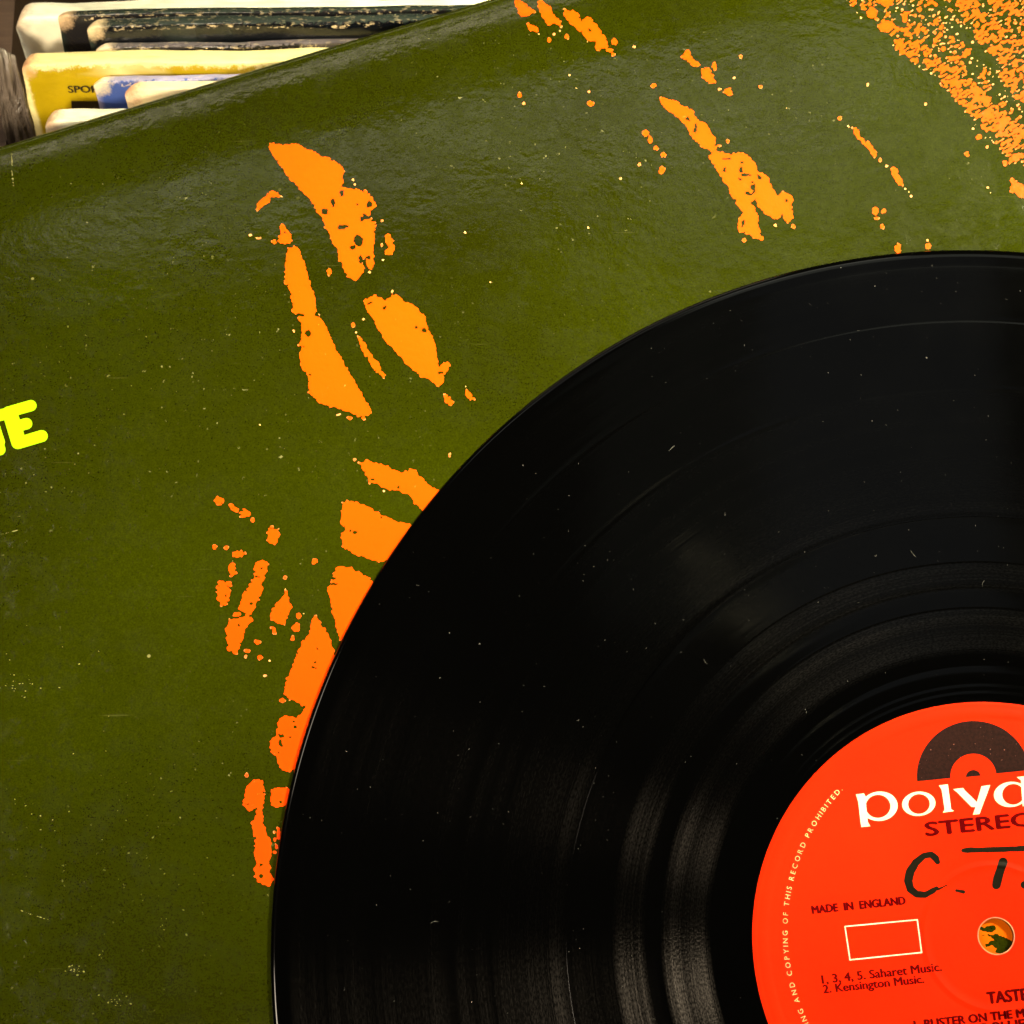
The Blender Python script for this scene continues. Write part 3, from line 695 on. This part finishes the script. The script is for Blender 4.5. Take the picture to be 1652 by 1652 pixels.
def jacket(name, px, py, t_front, thick, mat, label_txt, width=312.0, cat='record sleeve', seed=1, crush=1.0, rot=0.0, group='records standing in the bin'):
    p = on_cover(np.array(float(px)), np.array(float(py)), t_front)
    # rounded cross-section across the thickness, stepped along the width, with dents
    xs = np.concatenate([[0, .25, .8, 1.6, 2.6, 4, 6], np.linspace(9, width-3, 60), [width]])
    H_ = 312.0
    sec = []                                        # (depth into pile, drop from the top)
    for dz in (H_, 200, 100, 60, 40, 25, 16, 10, 6, 3.2, 1.6): sec.append((0.0, dz))
    for a in np.linspace(0, 180, 9):
        sec.append((thick/2-thick/2*math.copysign(abs(math.cos(math.radians(a)))**.45, math.cos(math.radians(a))), .45-.45*math.sin(math.radians(a))))
    for dz in (1.6, 6, 16, 60, H_): sec.append((thick, dz))
    vv = []; nS = len(sec)
    for x in xs:
        cr = max(0.0, 1-x/4.0)
        for dpt, dz in sec:
            pinch = (dpt-thick/2)*(1-.55*cr**2)+thick/2
            drop = dz+2.4*crush*cr**2.2
            w = math.exp(-dz/14.0)
            wob = float(vnoise(np.array(x/11.+seed*3), np.array(dz/13.+seed), seed))*.55*w*crush+float(vnoise(np.array(x/3.), np.array(dz/3.+seed), seed+3))*.22*w*crush
            sag = float(vnoise(np.array(x/17.), np.array(seed*1.7), seed+5))*.35*w*crush+float(vnoise(np.array(x/4.1), np.array(seed*2.3), seed+6))*.14*w*crush
            xx = x+(1.2*crush*math.exp(-drop/4.0) if x < .2 else 0)
            xx += float(vnoise(np.array(dz/5.), np.array(seed*1.)))*.35*cr*crush
            vv.append((xx, pinch+wob, -(drop+sag)))
    ff = []
    for i in range(len(xs)-1):
        for k_ in range(nS-1):
            a, b = i*nS+k_, i*nS+k_+1; ff.append((a, a+nS, b+nS, b))
    ff.append(tuple(range(nS))[::-1]); e0 = (len(xs)-1)*nS; ff.append(tuple(e0+k_ for k_ in range(nS)))
    vv = np.array(vv)*S
    me = bpy.data.meshes.new(name); me.from_pydata(vv.tolist(), [], [list(f[::-1]) for f in ff]); me.update(); me.shade_smooth(); me.set_sharp_from_angle(angle=math.radians(38)); me.materials.append(mat)
    root = bpy.data.objects.new(name, None) if False else None
    o = bpy.data.objects.new(name, me); scene.collection.objects.link(o)
    o.location = p*S
    o.rotation_euler = (-LEAN, 0, rot)
    tag(o, label_txt, cat, group)
    return o, p
WHITE_E = (.86, .80, .62)
jm = jacket_material
jk = {}
jk['c'], pc = jacket('record_sleeve', 66, 194, 0.0, 5.2, jm('cream_jacket', (.86, .78, .60), (.97, .93, .74), (.62, .42, .25), .6, 1.2), 'cream white record sleeve with a crumpled corner, frontmost in the bin beside the green sleeve', seed=2, crush=1.3)
jk['p'], _ = jacket('record_sleeve', 198, 146, -5.7, 3.4, jm('peach_jacket', (.95, .72, .44), (.97, .82, .55), (.66, .36, .20), .6, 1.6), 'peach coloured record sleeve with a rounded worn corner in front of the blue one', seed=3)
jk['b'], _ = jacket('record_sleeve', 148, 130, -9.4, 2.2, jm('blue_jacket', (.045, .085, .32), (.36, .34, .55), (.85, .66, .42), .4, .5, flecks=.5), 'blue record sleeve standing between the yellow and peach ones', seed=4, crush=.8)  # lavender edge: sheen of the top edge put into the colour
jk['y'], py_ = jacket('record_sleeve', 27, 103, -12.0, 5.2, jm('yellow_jacket', (.50, .345, .002), (.99, .84, .38), (.70, .40, .20), .42, 1.6), 'yellow record sleeve with black lettering and a worn cream top edge', seed=5, crush=1.1)
jk['s'], _ = jacket('record_sleeve', 152, 76, -17.6, 2.0, jm('grey_jacket', (.005, .005, .007), (.13, .11, .12), (.70, .55, .38), .16, .3, gloss=.4, flecks=.45), 'thin dark record sleeve with a shiny grey edge behind the yellow one', seed=6, crush=.8)
jk['k'], _ = jacket('record_sleeve', 137, 40, -19.9, 3.3, jm('black_jacket', (.004, .005, .007), (.028, .038, .032), (.80, .58, .34), .13, .3, gloss=.4, flecks=.45), 'glossy black record sleeve with chipped cream flecks along its top edge', seed=7, crush=.9)
jk['g'], _ = jacket('record_sleeve', 88, 23, -23.6, 2.0, jm('plain_black_jacket', (.012, .011, .013), (.02, .03, .022), (.62, .42, .24), .2, .3, gloss=.35, flecks=.5), 'plain black record sleeve with a tan worn side just before the big white one', seed=8, crush=.6)
jk['w'], _ = jacket('record_sleeve', 17, 27, -26.0, 6.5, jm('white_jacket', (.95, .84, .63), (.98, .95, .78), (.68, .52, .36), .6, 1.4), 'thick off white record sleeve with a dog-eared corner, rearmost in the bin', seed=9, crush=1.9)

# yellow sleeve lettering
yplace = lambda x, y: on_cover(x, y, -12.0+.25)
BLACK_PRINT = paper('black_print', (.03, .02, .008), .5, .2)
def child_of(o, par):
    bpy.context.view_layer.update()
    mw = par.matrix_world.copy(); o.parent = par; o.matrix_parent_inverse = mw.inverted()
for o in (text_line('sleeve_lettering', 'SPORT', (111, 149.5), (172, 149.5), 11.0, BLACK_PRINT, None, .5, place=yplace, cap_up=(-.2, -.98)),
          mesh_obj('black_bar', yplace(np.array([115., 116., 200., 199.]), np.array([163., 182., 182., 163.])), [(0, 1, 2, 3)], BLACK_PRINT)):
    child_of(o, jk['y'])

# crate side and a crinkled plastic outer sleeve left of the yellow one
xl = float(on_cover(np.array(-2.), np.array(60.), -26)[0])
y_mid = float(P0[1])
crate = thing('record_bin', (xl-6, y_mid, -780), 'brown wooden record bin side at the left edge of the standing sleeves', 'record bin')
v, f = box_mesh(xl-9, xl-.5, 30, 520, -780, -34)
mesh_obj('side_board', v, f, BROWN_WOOD, crate)
v, f = box_mesh(xl-.5, 300, 508, 520, -780, -60)
mesh_obj('back_board', v, f, BROWN_WOOD, crate)
v, f = box_mesh(xl-.5, 300, 28, 508, -345, -337)
mesh_obj('bin_floor', v, f, BROWN_WOOD, crate)
t = NT('crinkled_polythene'); PLA = t.m
st = t.noise(120, 4, .6, stretch=(3.0, .6, .6), dist=1.2)
t.set(Base_Color=t.ramp(t.noise(60, 3, .6), [(.3, (.10, .075, .055)), (.7, (.24, .19, .15))]), Roughness=.26, Specular_IOR_Level=.7, Normal=t.bump(st, .004, .9), Coat_Weight=.5, Coat_Roughness=.15)
tl = on_cover(np.array(-30.), np.array(66.), -13.0); tr_ = on_cover(np.array(24.), np.array(97.), -13.0)
nx_, ny_ = 26, 60; vv = []
for j in range(ny_):
    for i in range(nx_):
        a = i/(nx_-1); b = j/(ny_-1)*150
        p = tl*(1-a)+tr_*a+DN*b+np.array([b*.012*0, 0, 0])
        w = float(vnoise(np.array(i/5.+b/30.), np.array(b/16.), 21))*1.5+float(vnoise(np.array(i/2.+b/14.), np.array(b/9.), 22))*.7
        edge_ = .8*math.exp(-b/1.5)
        vv.append(p+NF*(w*min(1, b/4)-.6-edge_))
ff = [(j*nx_+i, j*nx_+i+1, (j+1)*nx_+i+1, (j+1)*nx_+i) for j in range(ny_-1) for i in range(nx_-1)]
bag = mesh_obj('plastic_outer_sleeve', vv, [f[::-1] for f in ff], PLA, smooth=True)
m = bag.modifiers.new('thickness', 'SOLIDIFY'); m.thickness = .0006; m.offset = -1
tag(bag, 'crinkled grey plastic outer sleeve squeezed in left of the yellow record sleeve', 'plastic sleeve')
